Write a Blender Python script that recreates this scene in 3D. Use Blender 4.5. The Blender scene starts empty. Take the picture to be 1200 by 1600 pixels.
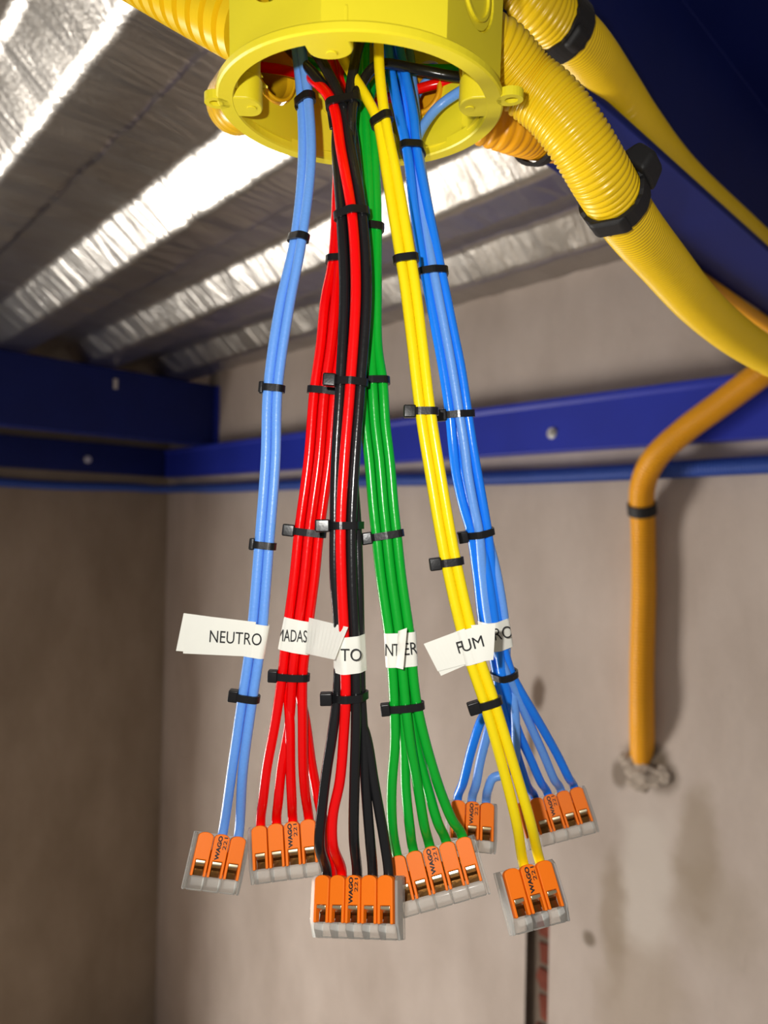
import bpy, bmesh, math, random
from mathutils import Vector, Matrix, noise
random.seed(7)

# ------------------------------------------------------------------ camera, world, lights, exposure
scene = bpy.context.scene
COL = scene.collection
F = 1050.0                                   # focal length in pixels of the 1200 x 1600 frame
EYE = Vector((0.0, 0.0, 1.95))
camd = bpy.data.cameras.new('camera')
camd.sensor_fit = 'HORIZONTAL'
camd.sensor_width = 36.0
camd.lens = 36.0 * F / 1200.0
camd.clip_start = 0.01
camd.dof.use_dof = True
camd.dof.focus_distance = 0.238
camd.dof.aperture_fstop = 14.0
cam = bpy.data.objects.new('camera', camd)
COL.objects.link(cam)
CAMM = Matrix.Translation(EYE) @ Matrix.Rotation(math.radians(90.65), 4, 'X') @ Matrix.Rotation(math.radians(1.2), 4, 'Z')
cam.matrix_world = CAMM
scene.camera = cam

world = bpy.data.worlds.new('world')
scene.world = world
world.use_nodes = True
bg = world.node_tree.nodes['Background']
bg.inputs[0].default_value = (1.0, 0.93, 0.86, 1)
bg.inputs[1].default_value = 0.24

def add_light(name, kind, loc, power, color, **kw):
    l = bpy.data.lights.new(name, kind)
    l.energy = power
    l.color = color
    for k, v in kw.items():
        setattr(l, k, v)
    o = bpy.data.objects.new(name, l)
    COL.objects.link(o)
    o.location = loc
    return o

flash = add_light('phone_flash', 'POINT', EYE + Vector((-0.026, -0.004, 0.022)), 2.6, (1.0, 0.97, 0.92), shadow_soft_size=0.0035)
# added area light outside an unseen left-wall opening, placed so the foil mirrors it
_ds = Vector((-0.69, 0.724, 0)).normalized(); _nt = Vector((_ds.y, -_ds.x, 0))
left_light = add_light('added_left_light', 'AREA', EYE + _ds*2.50 + _nt*(-0.56) + Vector((0, 0, -1.25)), 92.0, (1.0, 0.95, 0.88), shape='RECTANGLE', size=0.70, size_y=1.36)
left_light.rotation_euler = (-_ds).to_track_quat('-Z', 'Y').to_euler()

vs = scene.view_settings
vs.view_transform = 'Standard'
vs.look = 'None'
vs.exposure = 0.0
vs.gamma = 1.0
vs.use_curve_mapping = False

# ------------------------------------------------------------------ helpers
def at(px, py, z):
    """world point seen at pixel (px, py), z metres in front of the lens"""
    return CAMM @ Vector(((px - 600) / F * z, (800 - py) / F * z, -z))

# the room stands turned about 44 degrees to the lens: s runs along the back wall to the left, t runs towards it
DS = Vector((-0.69, 0.724, 0)).normalized()
NT = Vector((DS.y, -DS.x, 0))
def room(s, t, h):
    return EYE + DS * s + NT * t + Vector((0, 0, h))
def to_room(p):
    q = p - EYE
    return q.dot(DS), q.dot(NT), q.z
def on_wall(px, py, t):
    a = at(px, py, 1.0) - EYE
    k = t / a.dot(NT)
    return to_room(EYE + a * k)

def mesh(name, verts, faces, mat=None, parent=None, smooth=False, mats=None):
    me = bpy.data.meshes.new(name)
    me.from_pydata([tuple(v) for v in verts], [], faces)
    me.update()
    bm = bmesh.new(); bm.from_mesh(me)
    bmesh.ops.recalc_face_normals(bm, faces=bm.faces)
    bm.to_mesh(me); bm.free()
    if smooth:
        for p in me.polygons: p.use_smooth = True
    o = bpy.data.objects.new(name, me)
    COL.objects.link(o)
    if mat: me.materials.append(mat)
    if parent:
        o.parent = parent
    return o

def tag(o, label=None, cat=None, group=None, kind=None):
    if label: o['label'] = label
    if cat: o['category'] = cat
    if group: o['group'] = group
    if kind: o['kind'] = kind
    return o

def empty(name, m):
    o = bpy.data.objects.new(name, None)
    COL.objects.link(o)
    o.empty_display_size = 0.01
    o.matrix_world = m
    return o

class MB:
    def __init__(self):
        self.v = []; self.f = []
    def add(self, verts, faces):
        n = len(self.v)
        self.v += [Vector(v) for v in verts]
        self.f += [[i + n for i in f] for f in faces]
    def box(self, x0, x1, y0, y1, z0, z1):
        self.add([(x0,y0,z0),(x1,y0,z0),(x1,y1,z0),(x0,y1,z0),(x0,y0,z1),(x1,y0,z1),(x1,y1,z1),(x0,y1,z1)],
                 [[0,3,2,1],[4,5,6,7],[0,1,5,4],[1,2,6,5],[2,3,7,6],[3,0,4,7]])
    def frustum(self, rect0, z0, rect1, z1):
        a = rect0; b = rect1
        self.add([(a[0],a[2],z0),(a[1],a[2],z0),(a[1],a[3],z0),(a[0],a[3],z0),(b[0],b[2],z1),(b[1],b[2],z1),(b[1],b[3],z1),(b[0],b[3],z1)],
                 [[0,3,2,1],[4,5,6,7],[0,1,5,4],[1,2,6,5],[2,3,7,6],[3,0,4,7]])
    def prism(self, pts, z0, z1):
        n = len(pts)
        self.add([(p[0],p[1],z0) for p in pts] + [(p[0],p[1],z1) for p in pts],
                 [list(range(n))[::-1], list(range(n,2*n))] + [[i,(i+1)%n,n+(i+1)%n,n+i] for i in range(n)])
    def map(self, fn):
        self.v = [Vector(fn(v)) for v in self.v]
        return self
    def build(self, name, mat, parent=None, smooth=False, bevel=0, seg=2):
        o = mesh(name, self.v, self.f, mat, parent, smooth)
        if bevel:
            b = o.modifiers.new('bevel', 'BEVEL'); b.width = bevel; b.segments = seg; b.limit_method = 'ANGLE'; b.angle_limit = math.radians(40)
            o.data.polygons.foreach_set('use_smooth', [True]*len(o.data.polygons))
            w = o.modifiers.new('wn', 'WEIGHTED_NORMAL'); w.keep_sharp = False
        return o

def catmull(pts, step):
    """centripetal-ish Catmull-Rom through pts, resampled about every step metres"""
    P = [pts[0]*2 - pts[1]] + list(pts) + [pts[-1]*2 - pts[-2]]
    dense = []
    for i in range(1, len(P) - 2):
        p0, p1, p2, p3 = P[i-1], P[i], P[i+1], P[i+2]
        d1 = max((p1-p0).length, 1e-6) ** .5; d2 = max((p2-p1).length, 1e-6) ** .5; d3 = max((p3-p2).length, 1e-6) ** .5
        m1 = (p1-p0)/d1 - (p2-p0)/(d1+d2) + (p2-p1)/d2
        m2 = (p2-p1)/d2 - (p3-p1)/(d2+d3) + (p3-p2)/d3
        m1 *= d2; m2 *= d2
        for k in range(24):
            u = k/24; u2=u*u; u3=u2*u
            dense.append(p1*(2*u3-3*u2+1) + m1*(u3-2*u2+u) + p2*(-2*u3+3*u2) + m2*(u3-u2))
    dense.append(pts[-1].copy())
    out = [dense[0]]; acc = 0
    for a, b in zip(dense, dense[1:]):
        L = (b-a).length
        while acc + L >= step and L > 0:
            r = (step-acc)/L
            a = a.lerp(b, r); out.append(a); L = (b-a).length; acc = 0
        acc += L
    if (out[-1]-dense[-1]).length > step*.3: out.append(dense[-1])
    return out

def frames(path, ref=None):
    T = []
    n = len(path)
    for i in range(n):
        t = (path[min(i+1,n-1)] - path[max(i-1,0)]).normalized(); T.append(t)
    r = Vector(ref) if ref else Vector((0.3,-1,0.2))
    u = (r - T[0]*r.dot(T[0])).normalized()
    out = []
    for i in range(n):
        u = (u - T[i]*u.dot(T[i])).normalized()
        out.append((T[i], u, T[i].cross(u)))
    return out

def tube(name, path, rad, mat, parent=None, sides=14, cap=True, wall=0):
    """rad: number or list per sample"""
    fr = frames(path)
    V = []; Fc = []
    n = len(path)
    R = rad if isinstance(rad, (list, tuple)) else [rad]*n
    for p, (t,u,w), r in zip(path, fr, R):
        for k in range(sides):
            a = 2*math.pi*k/sides
            V.append(p + (u*math.cos(a) + w*math.sin(a))*r)
    for i in range(n-1):
        for k in range(sides):
            Fc.append([i*sides+k, i*sides+(k+1)%sides, (i+1)*sides+(k+1)%sides, (i+1)*sides+k])
    if wall:       # open ends with an inner skin
        off = len(V); r_skin = min(R) - wall
        for p, (t,u,w), r in zip(path, fr, R):
            for k in range(sides):
                a = 2*math.pi*k/sides
                V.append(p + (u*math.cos(a) + w*math.sin(a))*r_skin)
        for i in range(n-1):
            for k in range(sides):
                Fc.append([off+i*sides+k, off+(i+1)*sides+k, off+(i+1)*sides+(k+1)%sides, off+i*sides+(k+1)%sides])
        for i in (0, n-1):
            for k in range(sides):
                Fc.append([i*sides+k, i*sides+(k+1)%sides, off+i*sides+(k+1)%sides, off+i*sides+k])
    elif cap:
        Fc.append(list(range(sides))[::-1]); Fc.append([(n-1)*sides+k for k in range(sides)])
    return mesh(name, V, Fc, mat, parent, smooth=True)

def corrugated(name, pts, r_out, r_in, pitch, duty, mat, wall=.0008, sides=32, edge=.16, sharp=False):
    """ribbed flexible conduit through the points"""
    base = catmull(pts, pitch/10)
    path = []; R = []
    for i, p in enumerate(base):
        ph = (i % 10)/10
        d = duty
        if ph < d - edge/2: k = 1
        elif ph < d + edge/2: k = 1 - (ph - (d-edge/2))/edge
        elif ph < 1 - edge: k = 0
        else: k = (ph-(1-edge))/edge
        path.append(p); R.append(r_in + (r_out-r_in)*k)
    o = tube(name, path, R, mat, None, sides=sides, wall=wall)
    if sharp: o.data.set_sharp_from_angle(angle=math.radians(38))
    return o, base

# ------------------------------------------------------------------ materials
def mat(name, col, rough=.5, metal=0, spec=.5, noise_amt=0, noise_scale=40, bump=0, bump_scale=200, coat=0, trans=0, ior=1.45, sss=0, detail=4):
    m = bpy.data.materials.new(name); m.use_nodes = True
    nt = m.node_tree; b = nt.nodes['Principled BSDF']
    b.inputs['Base Color'].default_value = (*col, 1)
    b.inputs['Roughness'].default_value = rough
    b.inputs['Metallic'].default_value = metal
    b.inputs['Specular IOR Level'].default_value = spec
    b.inputs['IOR'].default_value = ior
    b.inputs['Coat Weight'].default_value = coat
    b.inputs['Coat Roughness'].default_value = .08
    b.inputs['Transmission Weight'].default_value = trans
    tc = nt.nodes.new('ShaderNodeTexCoord')
    if noise_amt:
        n = nt.nodes.new('ShaderNodeTexNoise'); n.inputs['Scale'].default_value = noise_scale; n.inputs['Detail'].default_value = detail
        nt.links.new(tc.outputs['Object'], n.inputs['Vector'])
        mx = nt.nodes.new('ShaderNodeMix'); mx.data_type = 'RGBA'
        mx.inputs[6].default_value = (*[c*(1-noise_amt) for c in col], 1)
        mx.inputs[7].default_value = (*[min(1, c*(1+noise_amt)) for c in col], 1)
        nt.links.new(n.outputs['Fac'], mx.inputs[0]); nt.links.new(mx.outputs[2], b.inputs['Base Color'])
    if bump:
        n2 = nt.nodes.new('ShaderNodeTexNoise'); n2.inputs['Scale'].default_value = bump_scale; n2.inputs['Detail'].default_value = 3
        nt.links.new(tc.outputs['Object'], n2.inputs['Vector'])
        bp = nt.nodes.new('ShaderNodeBump'); bp.inputs['Strength'].default_value = bump; bp.inputs['Distance'].default_value = .001
        nt.links.new(n2.outputs['Fac'], bp.inputs['Height']); nt.links.new(bp.outputs['Normal'], b.inputs['Normal'])
    return m

def lin(r, g, b):
    f = lambda c: (c/255/12.92 if c/255 <= .04045 else ((c/255+.055)/1.055)**2.4)
    return (f(r), f(g), f(b))

M = {}
M['light_blue'] = mat('light_blue_insulation', lin(105,160,240), .34, noise_amt=.10, noise_scale=1400, bump=.10, bump_scale=900)
M['blue'] = mat('blue_insulation', lin(28,128,248), .22, noise_amt=.04, noise_scale=300, bump=.06, bump_scale=500)
M['red'] = mat('red_insulation', lin(238,3,6), .20, noise_amt=.03, noise_scale=300, bump=.06, bump_scale=500)
M['black'] = mat('black_insulation', lin(26,26,28), .22, bump=.08, bump_scale=500)
M['green'] = mat('green_insulation', lin(10,165,45), .24, noise_amt=.05, noise_scale=300, bump=.06, bump_scale=500)
M['yellow'] = mat('yellow_insulation', lin(246,220,18), .24, noise_amt=.03, noise_scale=300, bump=.06, bump_scale=500)
M['tie'] = mat('black_nylon', lin(22,22,24), .28, bump=.05, bump_scale=700)
M['tape'] = mat('white_label_tape', lin(238,238,228), .45, noise_amt=.02, noise_scale=300)
M['ink'] = mat('black_ink', lin(20,20,22), .6)
M['lever'] = mat('orange_plastic', lin(250,122,12), .5, spec=.3, bump=.02, bump_scale=600)
def clear_plastic():
    m = bpy.data.materials.new('clear_polycarbonate'); m.use_nodes = True
    nt = m.node_tree; b = nt.nodes['Principled BSDF']; out = nt.nodes['Material Output']
    b.inputs['Base Color'].default_value = (.9, .9, .88, 1); b.inputs['Roughness'].default_value = .12
    tr = nt.nodes.new('ShaderNodeBsdfTransparent'); tr.inputs[0].default_value = (.97, .97, .96, 1)
    lw = nt.nodes.new('ShaderNodeFresnel'); lw.inputs[0].default_value = 1.6
    ma = nt.nodes.new('ShaderNodeMath'); ma.operation = 'MULTIPLY_ADD'; ma.inputs[1].default_value = .9; ma.inputs[2].default_value = .055
    mx = nt.nodes.new('ShaderNodeMixShader')
    nt.links.new(lw.outputs[0], ma.inputs[0]); nt.links.new(ma.outputs[0], mx.inputs[0])
    nt.links.new(tr.outputs[0], mx.inputs[1]); nt.links.new(b.outputs[0], mx.inputs[2]); nt.links.new(mx.outputs[0], out.inputs[0])
    return m
M['clear'] = clear_plastic()
M['steel'] = mat('bright_spring_steel', lin(238,225,190), .3, metal=1)
M['brass'] = mat('dull_copper_contact', lin(128,92,52), .34, metal=1, bump=.1, bump_scale=900)
M['box'] = mat('yellow_box_plastic', lin(222,206,36), .42, noise_amt=.04, noise_scale=60, bump=.05, bump_scale=250)
M['conduit'] = mat('yellow_conduit_plastic', lin(226,188,20), .30, noise_amt=.05, noise_scale=60)
M['conduit_orange'] = mat('orange_yellow_conduit_plastic', lin(240,168,22), .38, noise_amt=.06, noise_scale=40)
M['conduit_bend'] = mat('amber_conduit_plastic', lin(230,182,24), .3, noise_amt=.05, noise_scale=60)
M['conduit_blue'] = mat('blue_conduit_plastic', lin(48,82,170), .45, noise_amt=.1, noise_scale=30)
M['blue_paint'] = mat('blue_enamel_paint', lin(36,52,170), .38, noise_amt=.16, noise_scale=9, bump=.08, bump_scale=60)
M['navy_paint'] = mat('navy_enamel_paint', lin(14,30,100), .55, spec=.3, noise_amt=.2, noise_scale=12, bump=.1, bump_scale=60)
M['rubber'] = mat('black_rubber', lin(24,24,25), .6, bump=.2, bump_scale=300)
M['bolt'] = mat('zinc_bolt', (.78,.78,.75), .35, metal=1)
M['brick'] = mat('broken_red_brick', lin(112,52,36), .9, noise_amt=.35, noise_scale=60, bump=.8, bump_scale=120)
M['cement'] = mat('crumbly_cement', lin(168,155,142), .95, noise_amt=.3, noise_scale=90, bump=.9, bump_scale=150)
M['mortar'] = mat('dark_dusty_mortar', lin(104,90,78), .95, noise_amt=.3, noise_scale=40, bump=.6, bump_scale=80)

def node(nt, t, **kw):
    n = nt.nodes.new(t)
    for k, v in kw.items():
        setattr(n, k, v)
    return n

def plaster(name, base, dark, blobs=()):
    """cement render in room coordinates; blobs = (s, h, rs, rh, colour, strength) stains that lie on the wall"""
    m = bpy.data.materials.new(name); m.use_nodes = True
    nt = m.node_tree; b = nt.nodes['Principled BSDF']; b.inputs['Roughness'].default_value = .92
    b.inputs['Specular IOR Level'].default_value = .2
    uv = node(nt, 'ShaderNodeUVMap')
    n1 = node(nt, 'ShaderNodeTexNoise'); n1.inputs['Scale'].default_value = 3.2; n1.inputs['Detail'].default_value = 8; n1.inputs['Roughness'].default_value = .62
    mp = node(nt, 'ShaderNodeMapping'); mp.inputs['Scale'].default_value = (1.6, .7, 1)
    nt.links.new(uv.outputs[0], mp.inputs[0]); nt.links.new(mp.outputs[0], n1.inputs['Vector'])
    r1 = node(nt, 'ShaderNodeMapRange'); r1.inputs[1].default_value = .32; r1.inputs[2].default_value = .68
    nt.links.new(n1.outputs['Fac'], r1.inputs[0])
    mx = node(nt, 'ShaderNodeMix', data_type='RGBA'); mx.inputs[6].default_value = (*dark, 1); mx.inputs[7].default_value = (*base, 1)
    nt.links.new(r1.outputs[0], mx.inputs[0])
    cur = mx.outputs[2]
    nb = node(nt, 'ShaderNodeTexNoise'); nb.inputs['Scale'].default_value = 16; nb.inputs['Detail'].default_value = 5
    nt.links.new(uv.outputs[0], nb.inputs['Vector'])
    for (s, h, rs, rh, colr, st) in blobs:
        wob = node(nt, 'ShaderNodeVectorMath', operation='MULTIPLY_ADD')
        nt.links.new(nb.outputs['Color'], wob.inputs[0]); wob.inputs[1].default_value = (rs*.9, rh*.9, 0)
        nt.links.new(uv.outputs[0], wob.inputs[2])
        sub = node(nt, 'ShaderNodeVectorMath', operation='SUBTRACT'); sub.inputs[1].default_value = (s + rs*.45, h + rh*.45, 0)
        nt.links.new(wob.outputs[0], sub.inputs[0])
        div = node(nt, 'ShaderNodeVectorMath', operation='DIVIDE'); div.inputs[1].default_value = (rs, rh, 1)
        nt.links.new(sub.outputs[0], div.inputs[0])
        ln = node(nt, 'ShaderNodeVectorMath', operation='LENGTH'); nt.links.new(div.outputs[0], ln.inputs[0])
        mr = node(nt, 'ShaderNodeMapRange', interpolation_type='SMOOTHSTEP'); mr.inputs[1].default_value = 1.1; mr.inputs[2].default_value = .45
        mr.inputs[3].default_value = 0; mr.inputs[4].default_value = st
        nt.links.new(ln.outputs['Value'], mr.inputs[0])
        m2 = node(nt, 'ShaderNodeMix', data_type='RGBA'); m2.inputs[7].default_value = (*colr, 1)
        nt.links.new(mr.outputs[0], m2.inputs[0]); nt.links.new(cur, m2.inputs[6]); cur = m2.outputs[2]
    nt.links.new(cur, b.inputs['Base Color'])
    nf = node(nt, 'ShaderNodeTexNoise'); nf.inputs['Scale'].default_value = 90; nf.inputs['Detail'].default_value = 6
    nt.links.new(uv.outputs[0], nf.inputs['Vector'])
    ad = node(nt, 'ShaderNodeMath', operation='MULTIPLY_ADD'); ad.inputs[1].default_value = .35
    nt.links.new(nf.outputs['Fac'], ad.inputs[0]); nt.links.new(n1.outputs['Fac'], ad.inputs[2])
    bp = node(nt, 'ShaderNodeBump'); bp.inputs['Strength'].default_value = .5; bp.inputs['Distance'].default_value = .004
    nt.links.new(ad.outputs[0], bp.inputs['Height']); nt.links.new(bp.outputs['Normal'], b.inputs['Normal'])
    return m

def uv_room(o, axis):
    """UV in metres: (s or t, height)"""
    me = o.data; ul = me.uv_layers.new(name='UVMap')
    for l in me.loops:
        s, t, h = to_room(me.vertices[l.vertex_index].co)
        ul.data[l.index].uv = ((s if axis == 's' else t), h)

# ------------------------------------------------------------------ the setting
T_WALL, S_WALL, H_CEIL = 1.15, 2.38, 0.44
FLOOR_H = -1.95

def wp(px, py): return on_wall(px, py, T_WALL)[0::2]
s_hole, h_hole = wp(1008, 1185)
s_a, h_a = wp(905, 1500); s_b, h_b = wp(1010, 1330); s_c, h_c = wp(842, 1085); s_d, h_d = wp(1000, 1560)
s_e, h_e = wp(1090, 1330); s_f, h_f = wp(1110, 1420); s_g, h_g = wp(920, 1465); s_i, h_i = wp(830, 1170); s_j, h_j = wp(1010, 610); s_k, h_k = wp(960, 1420)
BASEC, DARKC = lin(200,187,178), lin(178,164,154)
blobs = [
    (s_d, h_d, .10, .16, lin(166,150,132), .5),
    (s_f, h_f, .09, .10, lin(168,154,138), .45),
    (s_e, h_e, .045, .13, lin(152,136,116), .55),
    (s_k, h_k, .035, .14, lin(150,134,114), .6),
    (s_b, h_b-.05, .060, .17, lin(204,194,184), .8),
    (s_hole-.004, h_hole, .055, .035, lin(84,72,58), .85),
    (s_hole-.03, h_hole-.02, .03, .04, lin(100,86,70), .7),
    (s_hole+.045, h_hole-.04, .02, .03, lin(112,98,82), .7),
    (s_c, h_c, .020, .040, lin(100,82,68), .85),
    (s_i, h_i, .010, .090, lin(112,92,76), .8),
    (s_g, h_g, .016, .018, lin(100,86,66), .7),
    (s_j, h_j, .012, .010, lin(150,105,85), .6),
]
M['plaster'] = plaster('cement_plaster_back', BASEC, DARKC, blobs)
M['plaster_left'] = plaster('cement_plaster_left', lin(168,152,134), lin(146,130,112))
M['floor'] = mat('concrete_floor', lin(150,140,128), .85, noise_amt=.15, noise_scale=4, bump=.3, bump_scale=30)

# back wall with a chase cut into it
sc0 = wp(857, 1520)[0]; sc1 = wp(821, 1520)[0]; hc = wp(840, 1425)[1]
wb = MB()
def wall_quad(s0, s1, h0, h1, t=T_WALL, n=1):
    wb.add([room(s0,t,h0), room(s1,t,h0), room(s1,t,h1), room(s0,t,h1)], [[0,1,2,3]])
wall_quad(-1.6, sc0, FLOOR_H, .60); wall_quad(sc1, S_WALL+.1, FLOOR_H, .60); wall_quad(sc0, sc1, hc, .60)
TD = T_WALL + .014
wall_quad(sc0, sc1, FLOOR_H, hc, TD)
wb.add([room(sc0,T_WALL,FLOOR_H), room(sc0,TD,FLOOR_H), room(sc0,TD,hc), room(sc0,T_WALL,hc)], [[0,1,2,3]])
wb.add([room(sc1,T_WALL,FLOOR_H), room(sc1,TD,FLOOR_H), room(sc1,TD,hc), room(sc1,T_WALL,hc)], [[0,1,2,3]])
wb.add([room(sc0,T_WALL,hc), room(sc0,TD,hc), room(sc1,TD,hc), room(sc1,T_WALL,hc)], [[0,1,2,3]])
wall_back = wb.build('wall_back', M['plaster'])
uv_room(wall_back, 's')
tag(wall_back, 'rough grey cement wall with damp stains and a chased slot', kind='structure')
wall_back.data.materials.append(M['mortar'])
for p in wall_back.data.polygons:
    if p.index >= 3: p.material_index = 1
# broken bricks in the chase
hb = hc - .004; i = 0
while hb > hc - .62:
    bh = random.uniform(.035, .055)
    w0 = random.uniform(.30, .45); dep = random.uniform(.001, .009)
    b = MB()
    sA = sc0 + (sc1-sc0)*random.uniform(0, .12); sB = sc0 + (sc1-sc0)*random.uniform(.38, .62)
    pts = [(sA, hb), (sB, hb-random.uniform(0,.006)), (sB-random.uniform(-.006,.004), hb-bh*.5), (sB+random.uniform(-.006,.004), hb-bh), (sA, hb-bh)]
    n = len(pts)
    b.add([room(s,TD-dep+random.uniform(-.003,.003),h) for s,h in pts] + [room(s,TD,h) for s,h in pts],
          [list(range(n)), list(range(n,2*n))[::-1]] + [[k,(k+1)%n,n+(k+1)%n,n+k] for k in range(n)])
    b.build('brick', M['brick'], wall_back)
    hb -= bh + random.uniform(.006, .016)

# crumbled cement where the orange conduit enters the wall
for (dx, dy, rx, ry, rz_, sd) in ((0, -.028, .040, .020, .016, 1), (.030, -.012, .018, .016, .012, 5), (-.034, -.020, .016, .016, .010, 9), (.012, -.050, .022, .012, .009, 14)):
    bmx = bmesh.new(); bmesh.ops.create_icosphere(bmx, subdivisions=3, radius=1)
    for v in bmx.verts:
        k = 1 + .25*noise.noise(v.co*1.7 + Vector((sd, 0, 0))) + .2*noise.noise(v.co*5 + Vector((0, sd, 0)))
        v.co = room(s_hole + .0 - v.co.x*k*rx + dx, T_WALL + .002 - v.co.z*k*rz_, h_hole + dy + v.co.y*k*ry)
    me = bpy.data.meshes.new('cement_crumb'); bmx.to_mesh(me); bmx.free(); me.materials.append(M['cement'])
    oo = bpy.data.objects.new('cement_crumb', me); COL.objects.link(oo); oo.parent = wall_back

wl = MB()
DT0, DT1, DB, DH = -.93, -.19, -1.945, -.54       # opening added out of the frame, sized for the light the foil reflects
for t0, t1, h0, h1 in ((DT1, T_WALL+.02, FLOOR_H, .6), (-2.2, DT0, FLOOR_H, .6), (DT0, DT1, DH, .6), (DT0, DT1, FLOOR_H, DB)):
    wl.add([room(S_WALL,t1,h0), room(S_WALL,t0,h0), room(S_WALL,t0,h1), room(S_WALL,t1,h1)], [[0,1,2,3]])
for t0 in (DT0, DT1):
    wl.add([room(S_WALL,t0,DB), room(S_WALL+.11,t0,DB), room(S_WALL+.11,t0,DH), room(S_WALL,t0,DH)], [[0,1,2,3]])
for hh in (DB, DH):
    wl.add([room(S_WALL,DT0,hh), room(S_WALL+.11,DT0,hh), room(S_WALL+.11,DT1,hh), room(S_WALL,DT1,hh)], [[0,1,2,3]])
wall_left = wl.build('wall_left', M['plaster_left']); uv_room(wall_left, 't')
tag(wall_left, 'plain brown grey cement wall on the left of the corner', kind='structure')
fl = MB(); fl.add([room(-1.6,-2.2,FLOOR_H), room(S_WALL,-2.2,FLOOR_H), room(S_WALL,T_WALL,FLOOR_H), room(-1.6,T_WALL,FLOOR_H)], [[0,1,2,3]])
tag(fl.build('floor', M['floor']), 'bare concrete floor below the wiring', kind='structure')

# foil faced roof sheet: trapezoid ribs parallel to the back wall
def foil_material():
    m = bpy.data.materials.new('aluminium_foil_facing'); m.use_nodes = True
    nt = m.node_tree; b = nt.nodes['Principled BSDF']
    b.inputs['Metallic'].default_value = 1; b.inputs['Roughness'].default_value = .30
    uv = node(nt, 'ShaderNodeUVMap')
    n1 = node(nt, 'ShaderNodeTexNoise'); n1.inputs['Scale'].default_value = 14; n1.inputs['Detail'].default_value = 6
    nt.links.new(uv.outputs[0], n1.inputs['Vector'])
    cr = node(nt, 'ShaderNodeMix', data_type='RGBA'); cr.inputs[6].default_value = (.40,.38,.35,1); cr.inputs[7].default_value = (.56,.54,.51,1)
    nt.links.new(n1.outputs['Fac'], cr.inputs[0]); nt.links.new(cr.outputs[2], b.inputs['Base Color'])
    mp = node(nt, 'ShaderNodeMapping'); mp.inputs['Scale'].default_value = (46, 9, 1); mp.inputs['Rotation'].default_value = (0,0,.25)
    nt.links.new(uv.outputs[0], mp.inputs[0])
    n2 = node(nt, 'ShaderNodeTexNoise'); n2.inputs['Scale'].default_value = 1; n2.inputs['Detail'].default_value = 4; n2.inputs['Distortion'].default_value = 1.2
    nt.links.new(mp.outputs[0], n2.inputs['Vector'])
    n3 = node(nt, 'ShaderNodeTexNoise'); n3.inputs['Scale'].default_value = 300; n3.inputs['Detail'].default_value = 2
    nt.links.new(uv.outputs[0], n3.inputs['Vector'])
    ma = node(nt, 'ShaderNodeMath', operation='MULTIPLY_ADD'); ma.inputs[1].default_value = .10
    nt.links.new(n3.outputs['Fac'], ma.inputs[0]); nt.links.new(n2.outputs['Fac'], ma.inputs[2])
    bp = node(nt, 'ShaderNodeBump'); bp.inputs['Strength'].default_value = .55; bp.inputs['Distance'].default_value = .006
    nt.links.new(ma.outputs[0], bp.inputs['Height']); nt.links.new(bp.outputs['Normal'], b.inputs['Normal'])
    return m
M['foil'] = foil_material()
PITCH = .245
def deck_profile():
    """(t, h) corners; going away from the lens the sheet steps down where the bright flanks are"""
    pts = []
    t = .478 - 5*PITCH
    while t < T_WALL + .2:
        # t = foot of the flank that faces the lens
        pts += [(t-.055, H_CEIL+.045), (t, H_CEIL), (t+.075, H_CEIL), (t+.10, H_CEIL+.045)]
        t += PITCH
    return pts
prof = deck_profile()
ft = []
for (a, b) in zip(prof, prof[1:]):
    k = max(1, int(math.hypot(b[0]-a[0], b[1]-a[1]) / .009))
    for j in range(k):
        u = j/k; ft.append((a[0]+(b[0]-a[0])*u, a[1]+(b[1]-a[1])*u))
ft = [q for q in ft if q[0] < T_WALL + .01]
NS = 260
V = []; UV = []; Fc = []
S0, S1 = -1.6, S_WALL + .02
for i in range(NS+1):
    s = S0 + (S1-S0)*i/NS
    for (t, h) in ft:
        wv = noise.noise(Vector((s*22, t*7, 1.3)))*.0030 + noise.noise(Vector((s*55, t*20, 4.3)))*.0012
        wt = noise.noise(Vector((s*30, t*9, 8.1)))*.0035
        V.append(room(s, t + wt, h + max(wv, -.0015))); UV.append((s, t))
n = len(ft)
for i in range(NS):
    for j in range(n-1):
        Fc.append([i*n+j, i*n+j+1, (i+1)*n+j+1, (i+1)*n+j])
ceil = mesh('ceiling', V, Fc, M['foil'], smooth=True)
ul = ceil.data.uv_layers.new(name='UVMap')
for l in ceil.data.loops: ul.data[l.index].uv = UV[l.vertex_index]
tag(ceil, 'crinkled silver foil on a ribbed roof sheet', kind='structure')

# ------------------------------------------------------------------ blue steelwork
def extrude_profile(name, prof, a, b, mapper, mt, parent=None, bevel=.0015):
    m = MB(); n = len(prof)
    m.add([mapper(p, a) for p in prof] + [mapper(p, b) for p in prof],
          [list(range(n)), list(range(n,2*n))[::-1]] + [[k,(k+1)%n,n+(k+1)%n,n+k] for k in range(n)])
    return m.build(name, mt, parent, bevel=bevel)

def bolt(parent, c, axis, r=.009):
    ax = axis.normalized(); u = ax.cross(Vector((0,0,1))).normalized(); w = ax.cross(u)
    m = MB()
    m.prism([(r*1.25*math.cos(k*math.pi/10), r*1.25*math.sin(k*math.pi/10)) for k in range(20)], 0, r*.22)
    m.prism([(r*.8*math.cos(k*math.pi/3), r*.8*math.sin(k*math.pi/3)) for k in range(6)], r*.22, r*.9)
    m.map(lambda v: c + u*v.x + w*v.y + ax*v.z)
    return m.build('bolt_head', M['bolt'], parent, bevel=.0006)

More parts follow.
